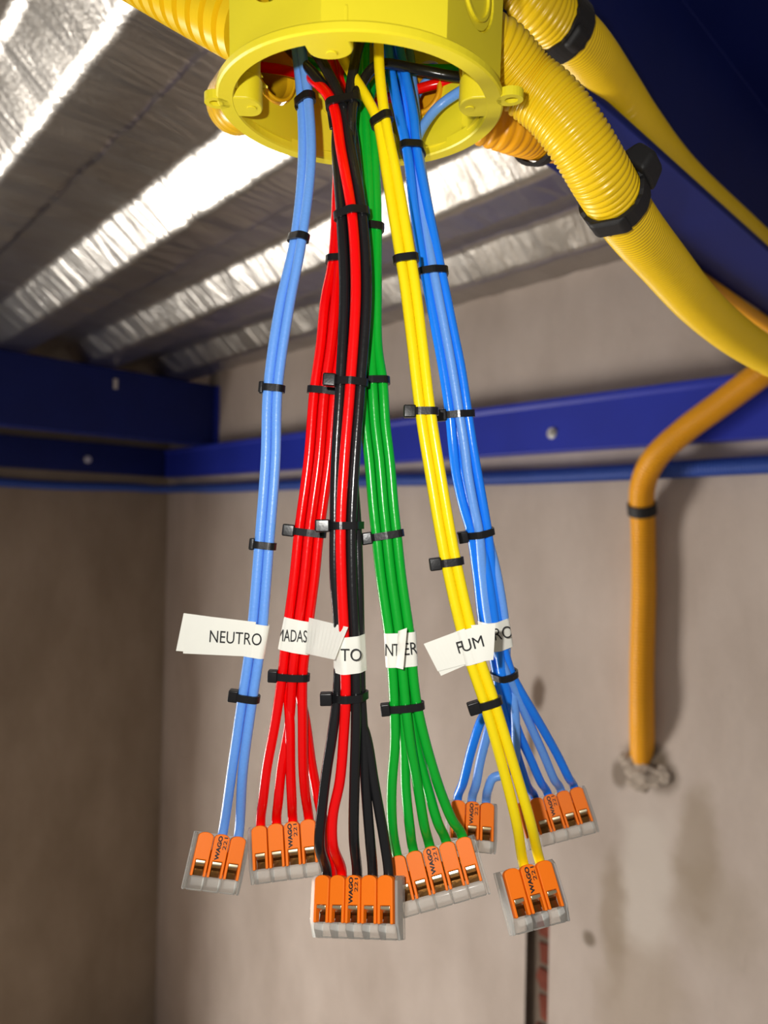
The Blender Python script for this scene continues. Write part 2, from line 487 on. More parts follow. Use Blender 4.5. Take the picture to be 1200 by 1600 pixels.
# rail on the back wall, a shallow channel with rolled lips
TR = T_WALL - .045
railp = [(T_WALL-.0005, .136), (TR, .136), (TR, .140), (TR+.001, .142), (TR+.001, .222), (TR-.003, .226), (TR-.003, .236), (T_WALL-.0005, .236)]
rail = empty('wall_rail', Matrix.Translation(room(1.0, TR, .136)))
def child_of(o, p):
    o.parent = p; o.matrix_parent_inverse = p.matrix_world.inverted(); return o
child_of(extrude_profile('channel', railp, -1.6, S_WALL-.06, lambda p, s: room(s, p[0], p[1]), M['blue_paint']), rail)
sb = on_wall(862, 677, TR)
child_of(bolt(None, room(sb[0], TR+.001, sb[2]), -NT, .0085), rail)['label'] = 'zinc bolt head'
tag(rail, 'bright blue painted steel rail along the back wall with one bolt', 'rail')
# rail on the left wall
SR = S_WALL - .05
railq = [(S_WALL-.0005, .140), (SR, .140), (SR, .240), (S_WALL-.0005, .240)]
rail2 = empty('wall_rail', Matrix.Translation(room(SR, .5, .140)))
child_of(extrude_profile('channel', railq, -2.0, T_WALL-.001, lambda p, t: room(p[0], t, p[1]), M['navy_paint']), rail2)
a_ = at(137, 718, 1.0) - EYE; pb = EYE + a_*(SR/a_.dot(DS))
child_of(bolt(None, pb, -DS, .010), rail2)['label'] = 'zinc bolt head'
tag(rail2, 'dark navy steel rail on the left wall below the roof beam', 'rail')
# roof beam along the left wall
SB = 2.03
lb = empty('roof_beam', Matrix.Translation(room(SB, .5, .236)))
H0, H1 = .236, .4385
cp = [(SB, H0), (SB, H1), (SB+.07, H1), (SB+.07, H1-.005), (SB+.005, H1-.005), (SB+.005, H0+.005), (SB+.07, H0+.005), (SB+.07, H0)]
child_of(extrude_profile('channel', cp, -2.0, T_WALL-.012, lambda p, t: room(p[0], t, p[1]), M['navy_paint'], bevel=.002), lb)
ep = MB(); ep.box(0, .10, 0, 1, 0, 1)
ep.map(lambda v: room(SB-.014 + v.x, T_WALL-.0115 + v.y*.011, H0-.002 + v.z*(H1-H0)))
child_of(ep.build('end_plate', M['blue_paint'], bevel=.001), lb)
bx = MB(); bx.box(-.006,.006,-.03,.03,-.004,.0)
c_ = at(180, 600, 1.0) - EYE; pc = EYE + c_*(SB/c_.dot(DS))
child_of(bx.map(lambda v: pc + NT*v.x + Vector((0,0,1))*v.y*.5 + DS*v.z).build('clip', M['bolt']), lb)
tag(lb, 'dark navy steel roof beam above the left wall', 'beam')
# roof beam at the right, a channel open towards the lens
rb = empty('roof_beam', Matrix.Translation(room(.2, .5, .236)))
SA, SW = .182, .239
HR = .226
cp = [(SA, HR), (SW, HR), (SW, H1), (SA, H1), (SA, H1-.005), (SW-.005, H1-.005), (SW-.005, HR+.005), (SA, HR+.005)]
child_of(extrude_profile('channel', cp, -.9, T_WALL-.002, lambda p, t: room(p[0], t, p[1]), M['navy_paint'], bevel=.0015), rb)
tag(rb, 'dark blue steel channel beam overhead beside the yellow conduits', 'beam')

# blue conduit along both walls under the rails
rr = .0148
pts = [room(S_WALL-rr-.002, t, .094+.004*math.sin(t*7)) for t in (-1.0, -.5, 0, .4, .75, .98)] + [room(S_WALL-.05, T_WALL-.06, .094)] + \
      [room(s, T_WALL-rr-.002, .094+.003*math.sin(s*6)) for s in (2.25, 2.0, 1.6, 1.2, .9, .6, .3, .0, -.4, -.8)]
o, _ = corrugated('corrugated_conduit', pts, rr, rr-.0014, .0052, .5, M['conduit_blue'], sides=14, wall=0.001)
tag(o, 'thin blue ribbed conduit running along both walls under the rails', 'conduit', 'corrugated conduits')

def ring_band(name, path_c, axis, r_in, th, width, mt, parent=None, sides=28, squash=1.0, jag=0):
    ax = axis.normalized(); u = ax.cross(Vector((0,0,1)));
    u.normalize(); w = ax.cross(u)
    V = []; Fc = []
    for k in range(sides):
        a = 2*math.pi*k/sides
        dirv = u*math.cos(a) + w*math.sin(a)
        j0 = random.uniform(-jag, jag); j1 = random.uniform(-jag, jag)
        for (r, q) in ((r_in, -width/2+j0), (r_in+th, -width/2+j0), (r_in+th, width/2+j1), (r_in, width/2+j1)):
            V.append(path_c + dirv*r + ax*q)
    for k in range(sides):
        k2 = (k+1) % sides
        for j in range(4):
            j2 = (j+1) % 4
            Fc.append([k*4+j, k2*4+j, k2*4+j2, k*4+j2])
    return mesh(name, V, Fc, mt, parent, smooth=False)

# orange conduit down the back wall
ro = .0205
pw = [room(*[ (lambda q: q)(on_wall(x, y, T_WALL-.065-ro))[i] for i in range(3)]) for x, y in ((1330, 470), (1260, 530), (1192, 582), (1130, 628), (1070, 672))]
pw += [room(*on_wall(x, y, tt)) for x, y, tt in ((1024, 715, T_WALL-.06-ro), (1004, 760, T_WALL-.035-ro), (1005, 830, T_WALL-.004-ro), (1006, 920, T_WALL-.002-ro), (1003, 1040, T_WALL-.002-ro), (1003, 1130, T_WALL-.001-ro), (1004, 1185, T_WALL+.012))]
o, base = corrugated('corrugated_conduit', pw, ro, ro-.0012, .0055, .55, M['conduit_orange'], sides=24)
tag(o, 'orange yellow conduit coming down the back wall into the cement', 'conduit', 'corrugated conduits')
ic = min(range(len(base)), key=lambda i: (base[i]-room(*on_wall(1005, 792, T_WALL-.012-ro))).length)
bo = ring_band('conduit_strap', base[ic], base[ic+3]-base[ic-3], ro+.0003, .003, .019, M['rubber'])
tag(bo, 'black strap around the orange conduit on the back wall', 'strap')

# ------------------------------------------------------------------ junction box
TH0 = 11.0
BOX = Matrix.Translation(at(564, 163, .234)) @ Matrix.Rotation(math.radians(7.6), 4, 'X')
jb = empty('junction_box', BOX)
AP, WALLT, BH = .0440, .0022, .050
ZC = .023
def facet_frame(k):
    th = math.radians(TH0 + 45*k)
    nrm = Vector((math.sin(th), -math.cos(th), 0)); tan = Vector((math.cos(th), math.sin(th), 0))
    return nrm, tan
def facet_mesh(k, rh):
    nrm, tan = facet_frame(k)
    hw = AP*math.tan(math.radians(22.5))
    N = 32
    V = []; Fc = []
    for lay, dep in enumerate((AP, AP-WALLT)):
        hw2 = dep*math.tan(math.radians(22.5))
        outer = []; inner = []
        for i in range(N):
            a = 2*math.pi*(i+.5)/N
            ca, sa = math.cos(a), math.sin(a)
            sx = hw2/abs(ca) if abs(ca) > 1e-6 else 9
            top = (BH-ZC) if sa > 0 else ZC
            sz = top/abs(sa) if abs(sa) > 1e-6 else 9
            r = min(sx, sz)
            outer.append(nrm*dep + tan*(ca*r) + Vector((0,0,ZC+sa*r)))
            inner.append(nrm*dep + tan*(ca*rh) + Vector((0,0,ZC+sa*rh)))
        # push the outer loop's nearest samples into the corners
        for cx, cz in ((hw2, BH-ZC), (-hw2, BH-ZC), (-hw2, -ZC), (hw2, -ZC)):
            tgt = nrm*dep + tan*cx + Vector((0,0,ZC+cz))
            j = min(range(N), key=lambda q: (outer[q]-tgt).length)
            outer[j] = tgt
        V += outer + inner
    o0, i0, o1, i1 = 0, N, 2*N, 3*N
    for i in range(N):
        j = (i+1) % N
        Fc += [[o0+i, o0+j, i0+j, i0+i], [o1+i, i1+i, i1+j, o1+j], [i0+i, i0+j, i1+j, i1+i], [o0+i, o1+i, o1+j, o0+j]]
    return V, Fc
HOLE = {0: .0115, 1: .0115, 2: .0115, 3: .0090, 4: .0115, 5: .0127, 6: .0122, 7: .0115}
bm_ = MB()
for k in range(8):
    v, f = facet_mesh(k, HOLE[k]); bm_.add(v, f)
# back plate
oc = [(AP/math.cos(math.radians(22.5))*math.sin(math.radians(TH0+22.5+45*k)), -AP/math.cos(math.radians(22.5))*math.cos(math.radians(TH0+22.5+45*k))) for k in range(8)]
bm_.prism(oc, BH-.002, BH)
bm_.build('body', M['box'], jb)
for k in (0, 1, 4):
    nrm, tan = facet_frame(k)
    d = MB(); r = HOLE[k]-.0007
    d.prism([(r*math.cos(2*math.pi*i/32), r*math.sin(2*math.pi*i/32)) for i in range(32)], AP-WALLT, AP-.0006)
    d.prism([((r+.0013)*math.cos(2*math.pi*i/32), (r+.0013)*math.sin(2*math.pi*i/32)) for i in range(32)], AP-WALLT-.0006, AP-WALLT+.0006)
    # raised inner ring
    for (ra, rb_) in ((r*.80, r*.72),):
        nn = 32
        d.add([(q*math.cos(2*math.pi*i/nn), q*math.sin(2*math.pi*i/nn), zz) for zz in (AP-.0008, AP+.0003) for q in (ra, rb_) for i in range(nn)],
              [[2*nn+i, 2*nn+(i+1)%nn, 3*nn+(i+1)%nn, 3*nn+i] for i in range(nn)] + [[i, (i+1)%nn, 2*nn+(i+1)%nn, 2*nn+i] for i in range(nn)] + [[nn+i, nn+(i+1)%nn, 3*nn+(i+1)%nn, 3*nn+i] for i in range(nn)])
    d.map(lambda v: nrm*v.z + tan*v.x + Vector((0,0,ZC+v.y)))
    d.build('knockout', M['box'], jb)
# rim flange
RO, RI = .0490, .0432
N = 96
V = []; Fc = []
sec = [(RI, .0015), (RI, -.0024), (RI+.0005, -.0030), (RO-.0006, -.0030), (RO, -.0025), (RO, -.0006), (RO-.0006, 0.0)]
for i in range(N):
    a = 2*math.pi*i/N
    for r, z in sec: V.append((r*math.cos(a), r*math.sin(a), z))
m = len(sec)
for i in range(N):
    for j in range(m):
        Fc.append([i*m+j, ((i+1)%N)*m+j, ((i+1)%N)*m+(j+1)%m, i*m+(j+1)%m])
mesh('rim', V, Fc, M['box'], jb, smooth=False)
# screw lugs inside the rim, with posts running up the wall
for aang, wdt in ((-101, .0068), (-8, .0070), (183, .0070), (80, .0060)):
    a = math.radians(aang)
    u = Vector((math.cos(a), math.sin(a), 0)); w = Vector((-math.sin(a), math.cos(a), 0))
    d = MB(); r = wdt
    prof = [(RI+.002, -r), (RI-.004, -r)] + [(RI-.004 - r*math.sin(math.pi*i/12)*.75, -r*math.cos(math.pi*i/12)) for i in range(1, 12)] + [(RI-.004, r), (RI+.002, r)]
    d.prism(prof, -.0029, .006)
    post = [(RI-.001, -r*.7), (RI-.005, -r*.7)] + [(RI-.005 - r*.5*math.sin(math.pi*i/10), -r*.7*math.cos(math.pi*i/10)) for i in range(1, 10)] + [(RI-.005, r*.7), (RI-.001, r*.7)]
    d.prism(post, .006, .030)
    d.map(lambda v: u*v.x + w*v.y + Vector((0,0,v.z)))
    lug = d.build('screw_lug', M['box'], jb, bevel=.0007)
    q = MB(); q.prism([(.0016*math.cos(2*math.pi*i/16), .0016*math.sin(2*math.pi*i/16)) for i in range(16)], -.00325, -.0028)
    q.add([], [])
    q.map(lambda v: u*(v.x+RI-.0055) + w*v.y + Vector((0,0,v.z)))
    q.build('screw_boss', M['box'], lug)
# ears: looped tabs on the rim
for aang in (-13, 186):
    a = math.radians(aang)
    u = Vector((math.cos(a), math.sin(a), 0)); w = Vector((-math.sin(a), math.cos(a), 0))
    d = MB(); NN = 24
    ringo = []; ringi = []
    for i in range(NN):
        b_ = 2*math.pi*i/NN
        ro_ = RO if aang < 90 else RO-.0022
        ringo.append((ro_+.0022 + .0044*math.cos(b_), .0040*math.sin(b_))); ringi.append((ro_+.0027 + .0022*math.cos(b_), .0019*math.sin(b_)))
    vv = [(x,y,z) for z in (-.0030,-.0002) for x,y in ringo] + [(x,y,z) for z in (-.0030,-.0002) for x,y in ringi]
    ff = []
    for i in range(NN):
        j = (i+1)%NN
        ff += [[i,j,NN+j,NN+i],[2*NN+i,3*NN+i,3*NN+j,2*NN+j],[i,2*NN+i,2*NN+j,j],[NN+i,NN+j,3*NN+j,3*NN+i]]
    d.add(vv, ff); d.map(lambda v: u*v.x + w*v.y + Vector((0,0,v.z)))
    d.build('ear', M['box'], jb)
# torn plastic flakes by the left lug
for i in range(7):
    d = MB(); s_ = random.uniform(.0015,.003)
    d.add([(-s_,0,0),(s_,.0004,0),(s_*.4,.0003,s_*1.1),(-s_*.5,-.0005,s_*.9),(-s_,.0006,0.0004),(s_,.001,.0003),(s_*.4,.0009,s_*1.1),(-s_*.5,.0001,s_*.9)],
          [[0,1,2,3],[4,7,6,5],[0,4,5,1],[1,5,6,2],[2,6,7,3],[3,7,4,0]])
    a = math.radians(random.uniform(150, 178)); rr_ = RI - random.uniform(.003,.010)
    mm = Matrix.Translation((rr_*math.cos(a), rr_*math.sin(a), random.uniform(.004,.014))) @ Matrix.Rotation(random.uniform(0,6), 4, 'Z') @ Matrix.Rotation(random.uniform(-.8,.8), 4, 'X')
    d.map(lambda v: mm @ v)
    d.build('plastic_burr', M['box'], jb)
tag(jb, 'yellow octagonal junction box, open underneath, at the top of the picture', 'junction box')

def box_pt(k, r, dz=0, dt=0):
    nrm, tan = facet_frame(k)
    return BOX @ (nrm*r + tan*dt + Vector((0,0,ZC+dz)))

# conduits into the box
def cond(pts, r, label, mt='conduit', pitch=.0021, depth=.00065, duty=.5, sides=36, edge=.3, sharp=False):
    o, b = corrugated('corrugated_conduit', pts, r, r-depth, pitch, duty, M[mt], sides=sides, edge=edge, sharp=sharp)
    tag(o, label, 'conduit', 'corrugated conduits'); return o, b
_, big = cond([box_pt(2, .038), box_pt(2, .048), at(822, 130, .246), at(864, 166, .246), at(905, 220, .248), at(942, 282, .256), at(982, 345, .28), at(1034, 409, .318), at(1090, 474, .362), at(1148, 524, .405), at(1215, 565, .45), at(1300, 606, .51)],
     .0112, 'large yellow conduit curving from the right of the junction box past a black strap')
cond([at(388, 44, .227), at(306, 0, .232), at(224, -46, .238), at(120, -104, .246), at(0, -170, .256)], .0118,
     'yellow conduit with coarse ribs leaving the left of the junction box', pitch=.0058, depth=.0026, duty=.65, edge=.1, mt='conduit', sharp=True)
cond([box_pt(5, .040), box_pt(5, .046), at(388, 146, .270), at(372, 160, .279), at(366, 160, .294), at(385, 130, .312), at(420, 90, .34), at(450, 20, .40), at(470, -60, .46)], .0118,
     'smooth yellow conduit bend behind the lower left of the junction box', mt='conduit_bend', pitch=.004, depth=.0003)
cond([box_pt(3, .040, -.003), box_pt(3, .050, -.004), at(795, 205, .283), at(835, 217, .30), at(868, 224, .32)], .0085,
     'short orange conduit behind the lower right of the junction box', mt='conduit_orange', pitch=.004, depth=.0008)
_, topc = cond([at(720, -130, .30), at(790, -50, .300), at(838, 6, .303), at(878, 42, .314), at(914, 76, .332)] + [room(.1850, .35, .2445), room(.1905, .39, .2445), room(.197, .46, .2445), room(.198, .6, .2445), room(.198, .8, .2445), room(.198, 1.12, .2445)],
     .0122, 'yellow conduit lying along the blue beam at upper right')
thin = [room(.2405 + .0006*math.sin(t*9), t, .2193) for t in (.47, .55, .65, .8, .95, 1.10)]
cond(thin, .0065, 'thin orange conduit tucked along the far edge of the blue beam', mt='conduit_orange', pitch=.003, depth=.0005, sides=18)

# black straps on the conduits
def strap_on(base, p, r, width, label, tab):
    i = min(range(len(base)), key=lambda j: (base[j]-p).length)
    ax = (base[min(i+6, len(base)-1)] - base[i-6]).normalized()
    e = empty('conduit_strap', Matrix.Translation(base[i]))
    child_of(ring_band('band', base[i], ax, r+.0002, .0016, width, M['rubber'], jag=.0007, sides=40), e)
    for (dirv, wd, ln, th) in tab:
        dv = Vector(dirv); dv = (dv - ax*dv.dot(ax)).normalized(); sd = ax.cross(dv)
        d = MB(); d.frustum((-wd/2, wd/2, -th/2, th/2), 0, (-wd*.42, wd*.30, -th*.35, th*.35), ln)
        d.map(lambda v: base[i] + dv*(v.z + r) + ax*v.x + sd*v.y)
        child_of(d.build('tab', M['rubber'], bevel=.0022, seg=3), e)
    tag(e, label, 'strap')
    return e
strap_on(big, at(958, 306, .265), .0112, .0085, 'black rubber strap around the large yellow conduit', [((.9,.2,.5), .017, .0085, .014), ((.2,-.3,1), .014, .005, .012), ((-.5,-.6,-.6), .012, .0026, .016)])
strap_on(topc, at(876, 40, .314), .0122, .012, 'black rubber strap around the conduit beside the blue beam', [((-.9,-.4,.1), .012, .004, .012), ((.2,-.6,-.7), .011, .004, .012)])
a0 = at(838, 220, .302)
tag(ring_band('conduit_strap', a0, at(880,224,.33)-at(835,217,.30), .0088, .0016, .009, M['rubber']), 'black strap on the short orange conduit behind the box', 'strap')
# black bracket on the wall at the right edge
q = room(*on_wall(1197, 500, T_WALL-.006)); d = MB()
d.prism([(-.012,.02),(-.004,.026),(.014,.0),(.014,-.02),(.002,-.012)], 0, .006)
d.map(lambda v: q + (-DS)*v.x + Vector((0,0,1))*v.y + NT*v.z)
tag(d.build('wall_clip', M['rubber'], bevel=.001), 'small black clip on the back wall under the beam', 'clip')

# ------------------------------------------------------------------ lever connectors
PT, LL, TK = .0060, .0192, .0082
def text_mesh(s, bold=0.0, shear=0):
    cu = bpy.data.curves.new('t', 'FONT'); cu.body = s; cu.offset = bold; cu.shear = shear; cu.resolution_u = 4
    o = bpy.data.objects.new('t', cu); COL.objects.link(o)
    dg = bpy.context.evaluated_depsgraph_get(); dg.update()
    me = bpy.data.meshes.new_from_object(o.evaluated_get(dg))
    bpy.data.objects.remove(o)
    bm = bmesh.new(); bm.from_mesh(me); bpy.data.meshes.remove(me)
    xs = [v.co.x for v in bm.verts]; ys = [v.co.y for v in bm.verts]
    x0, x1, y0, y1 = min(xs), max(xs), min(ys), max(ys)
    for v in bm.verts: v.co = Vector(((v.co.x-x0)/(x1-x0), (v.co.y-y0)/(y1-y0), 0))
    return bm
def print_mesh(name, s, fn, parent, bold=0.0, clip=None, mt='ink', subdiv=False):
    bm = text_mesh(s, bold)
    if clip:
        for co, no, keep in (((clip[0],0,0),(1,0,0),0), ((clip[1],0,0),(-1,0,0),0)):
            bmesh.ops.bisect_plane(bm, geom=bm.verts[:]+bm.edges[:]+bm.faces[:], plane_co=co, plane_no=no, clear_inner=True)
        for v in bm.verts: v.co.x = (v.co.x-clip[0])/(clip[1]-clip[0])
    for v in bm.verts: v.co = fn(v.co.x, v.co.y)
    me = bpy.data.meshes.new(name); bm.to_mesh(me); bm.free()
    me.materials.append(M[mt])
    o = bpy.data.objects.new(name, me); COL.objects.link(o)
    if parent: o.parent = parent
    return o

def lever_outline():
    w = PT*.468; pts = []
    for i in range(9):
        a = math.pi*i/8
        pts.append((w*math.cos(a)*(1 if True else 1), -.0016 + .0016*math.sin(a)))
    yb = -LL*.755; yw = -LL*.475; ww = PT*.30
    pts += [(-w, yb), (-ww, yb), (-ww, yw), (ww, yw), (ww, yb), (w, yb)]
    return pts
_lever_me = None; _steel_me = None; _brass_me = None
def connector(n, tl, tr, z, label, logo, yaw=0, pitch=0, scale=1.0, dz2=0.0):
    """n levers; tl, tr = pixels of the tops of the first and last lever"""
    global _lever_me, _steel_me, _brass_me
    A = at(tl[0], tl[1], z); B = at(tr[0], tr[1], z + dz2)
    c = (A+B)/2; X = (B-A).normalized(); view = (EYE - c).normalized()
    Zv = (view - X*view.dot(X)).normalized(); Y = Zv.cross(X)
    Mx = Matrix((X, Y, Zv)).transposed().to_4x4()
    Mx = Matrix.Translation(c) @ Mx @ Matrix.Rotation(math.radians(yaw), 4, 'Y') @ Matrix.Rotation(math.radians(pitch), 4, 'X')
    sc = (B-A).length / ((n-1)*PT) if n > 1 else 1
    Mx = Mx @ Matrix.Scale(sc, 4)
    e = empty('lever_connector', Mx)
    W = n*PT/2 + .0004
    # clear housing: back plate, side plates, stepped foot of n cells, top lip between the wire holes
    h = MB()
    h.box(-W-.0009, W+.0009, -LL, -.0002, -TK, -TK+.0012)
    for sx in (-1, 1):
        x0 = sx*W; x1 = sx*(W+.0009)
        pts = [(-.0002, -TK), (-.0002, -.0022), (-.0016, -.0004), (-LL*.74, -.0004), (-LL*.80, -.0012), (-LL, -.0030), (-LL, -TK)]
        k = len(pts)
        h.add([(x0, y, zz) for y, zz in pts] + [(x1, y, zz) for y, zz in pts], [list(range(k)), list(range(k,2*k))[::-1]] + [[i,(i+1)%k,k+(i+1)%k,k+i] for i in range(k)])
    h.build('housing', M['clear'], e, bevel=.00025)
    for i in range(n):
        x = (i-(n-1)/2)*PT
        d = MB()
        pts = [(-LL*.745, -.0012), (-LL*.80, -.0007), (-LL*.86, -.0007), (-LL*1.0, -.0028), (-LL*1.0, -TK), (-LL*.745, -TK)]
        k = len(pts); a0 = x-PT*.47; a1 = x+PT*.47
        d.add([(a0, y, zz) for y, zz in pts] + [(a1, y, zz) for y, zz in pts], [list(range(k)), list(range(k,2*k))[::-1]] + [[q,(q+1)%k,k+(q+1)%k,k+q] for q in range(k)])
        d.build('foot_cell', M['clear'], e, bevel=.0003)
        if _lever_me is None:
            d = MB(); d.prism(lever_outline(), -.0030, 0)
            o = d.build('lever', M['lever'], None, bevel=.0003); _lever_me = o
            d = MB(); d.box(-PT*.29, PT*.29, -LL*.535, -LL*.48, -.0016, -.0002)
            d.frustum((-PT*.29, PT*.29, -LL*.60, -LL*.50), -.0030, (-PT*.29, PT*.29, -LL*.545, -LL*.50), -.0012)
            o2 = d.build('clamp_spring', M['steel'], None, bevel=.0002); _steel_me = o2
            d = MB(); d.add([(-PT*.29,-LL*.56,-.0022),(PT*.29,-LL*.56,-.0022),(PT*.29,-LL*.64,-.0034),(-PT*.29,-LL*.64,-.0034),(PT*.29,-LL*.75,-.0026),(-PT*.29,-LL*.75,-.0026),
                               (-PT*.29,-LL*.56,-.0050),(PT*.29,-LL*.56,-.0050),(PT*.29,-LL*.75,-.0050),(-PT*.29,-LL*.75,-.0050)],
                              [[0,1,2,3],[3,2,4,5],[6,9,8,7],[0,6,7,1],[1,7,8,4,2],[4,8,9,5],[0,3,5,9,6]])
            o3 = d.build('contact', M['brass'], None); _brass_me = o3
            trio = (o, o2, o3)
        else:
            trio = []
            for src in (_lever_me, _steel_me, _brass_me):
                cobj = src.copy(); COL.objects.link(cobj); trio.append(cobj)
        for cobj in trio:
            cobj.parent = e; cobj.location = (x, 0, 0)
        if i == logo:
            print_mesh('logo_print', 'WAGO', lambda u, v: Vector((PT*.03 - v*PT*.27, -LL*.455 + u*LL*.42, .00008)), trio[0], bold=.05)
            print_mesh('number_print', '221', lambda u, v: Vector((PT*.34 - v*PT*.22, -LL*.27 + u*LL*.22, .00008)), trio[0], bold=.012)
    bb = MB(); bb.box(-W+.001, W-.001, -LL*.70, -LL*.30, -.0068, -.0060)
    bb.build('busbar', M['brass'], e)
    tag(e, label, 'connector', 'clear lever connectors')
    def slot(i):
        x = (i-(n-1)/2)*PT
        return [Mx @ Vector((x, .0012, -.0036)), Mx @ Vector((x, -.0040, -.0036))]
    return slot

C1 = connector(3, (324,1300), (374,1307), .247, 'three-lever orange and clear connector on the two light blue wires at left', 1, yaw=14)
C2 = connector(4, (404,1290), (480,1280), .247, 'four-lever orange and clear connector on the red wires', 2)
C3 = connector(5, (497.5,1367), (605,1367), .232, 'five-lever connector on one red and four black wires', 2, yaw=-22)
C4 = connector(5, (619,1337), (722,1308), .241, 'five-lever orange and clear connector on the green wires', 2)
C5 = connector(3, (717,1250), (762,1254), .276, 'three-lever connector on blue wires half hidden behind a green wire', 1)
C6 = connector(5, (816,1252), (899,1230), .288, 'five-lever connector on blue wires behind the yellow wires', 2)
C7 = connector(3, (797,1357), (850,1344), .233, 'three-lever connector on the two yellow wires, lowest at right', 1, yaw=14)

# ------------------------------------------------------------------ wires
WIRES = {}
WR = .00183
def wire(bundle, key, color, z, pts, slot, label, r=WR):
    P = []
    for p in pts:
        x, y = p[0], p[1]; dz = p[2] if len(p) > 2 else 0
        P.append(at(x, y, z + dz*.001))
    if slot: P += slot
    path = catmull(P, .0012)
    o = tube('wire', path, r, M[color], None, sides=16)
    tag(o, label, 'wire', bundle + ' wires')
    WIRES.setdefault(bundle, []).append((path, r))
    return o
LB, BL, RD, BK, GN, YE = 'light_blue', 'blue', 'red', 'black', 'green', 'yellow'

# two light blue wires, far left
wire('left light blue', 0, LB, .245, [(450,-20,6),(456,30,3),(462,70,2),(471,157,1.3),(473,250,1.2),(461,372,1.5),(437,480,.4),(419,607,0),(415,720,0),(405,852,0),(392,1000,0),(379,1090,0),(363,1200,1)], C1(1), 'left one of the two light blue wires hanging at far left')
wire('left light blue', 1, LB, .245, [(470,-20,2),(470,30,0),(471,70,-1.2),(482,157,-1.4),(486,250,-1.4),(472,372,-1.4),(452,480,-.4),(434,607,0),(430.5,720,0),(420.5,852,0),(408,1000,0),(395,1090,0),(380,1200,1)], C1(2), 'right one of the two light blue wires hanging at far left')

# red bundle of five
yc = [(200,536),(300,535),(405,529),(470,524),(540,517),(612,507),(720,498),(832,483),(900,476),(1000,463),(1056,457)]
offs = {0:(-16,0), 1:(0,-.6), 2:(16,0), 3:(-8,3.2), 4:(8,3.2)}
tops = {0: [(412,108,30),(440,108,22),(495,128,14)], 1: [(505,20,10),(515,90,9)], 2: [(752,128,6),(700,128,14),(650,140,16),(590,160,12)], 3: [(414,98,30),(450,102,22),(500,130,14)], 4: [(520,0,20),(530,90,14)]}
fan = {0: [(430,1130,0),(417,1200,0),(411,1250,1)], 1: [(452,1130,1),(440,1200,1),(435,1250,1)], 2: [(473,1130,-.6),(474,1200,-.5),(477,1240,1)], 3: [(453,1130,0),(454,1200,.4),(456,1250,1)], 4: [(478,1130,3.5),(488,1200,4),(500,1260,3),(514,1320,-4)]}
nm = {0:'first from left of the red wires fanning into the four-lever connector', 1:'second from left of the red wires fanning into the four-lever connector', 3:'third from left of the red wires fanning into the four-lever connector', 2:'fourth from left of the red wires fanning into the four-lever connector', 4:'red wire that leaves the red bundle and passes behind a black wire'}
slotmap = {0:0, 1:1, 3:2, 2:3}
for k in range(5):
    pts = tops[k] + [(x + offs[k][0]*(.55 if y < 420 else 1)*(1 if y != 1056 else 1.0), y, offs[k][1] + (2.5 if y < 420 else 0)) for y, x in yc] + fan[k]
    sl = C2(slotmap[k]) if k in slotmap else [at(519,1372,.2425), at(520,1385,.2425)]
    wire('red', k, RD, .247, pts, sl, nm[k])

# four black wires and a red one
st = [165,235,335,450,600,720,820,900,1000,1088]
def row(xs, dzs): return [(x, y, d) for x, y, d in zip(xs, st, dzs)]
wire('black and red', 0, BK, .232, [(430,55,30),(455,80,22),(495,122,6)] + row([524,526,533,538,532,525,523,523,530,527],[3.6,2.6,.8,0,0,.8,.8,.6,1.8,1]) + [(519,1150),(511,1200),(503,1265),(499,1320)], C3(0), 'leftmost black wire, bowing out left into the five-lever connector')
wire('black and red', 1, RD, .232, [(405,104,30),(445,110,26),(498,132,6)] + row([521,533,550,556,547.5,538,532.5,533.5,538,540],[0,-1,-1.6,-1.8,-1.6,-1.4,-1.2,-1.2,-1.2,-1.4]) + [(537,1150),(531,1220),(520,1275),(520,1320)], C3(1), 'single red wire running down the front of the black wires')
wire('black and red', 2, BK, .232, [(472,30,16),(482,65,10),(505,100,4)] + row([536,549,566,573,563.5,554.5,549.5,550,554.5,556.5],[.6,0,0,0,0,0,0,0,0,-.2]) + [(556,1150,0),(554,1220,0),(553,1310,1)], C3(2), 'third wire, black, into the middle of the five-lever connector')
wire('black and red', 3, BK, .232, [(578,0,16),(570,40,10),(556,90,4)] + row([546,555,563,566,557,551,557,560,562,564],[2.6,3.4,3.6,3.7,3.7,3.8,3.4,3.0,3.2,3.0]) + [(568,1150,3),(571,1220,2),(578,1310,1)], C3(3), 'fourth wire, black, second from right in the five-lever connector')
wire('black and red', 4, BK, .232, [(765,118,12),(715,120,20),(650,108,20),(600,100,12),(578,112,6),(562,138,3)] + row([551,548,546,549,541,535,538,541,546,549],[-.9,1.6,3.4,3.4,3.4,3.6,3.4,3.4,4.0,3.6]) + [(572,1150,3.2),(584,1220,2.4),(600,1310,1)], C3(4), 'rightmost black wire in the five-lever connector, entering the box from the right')

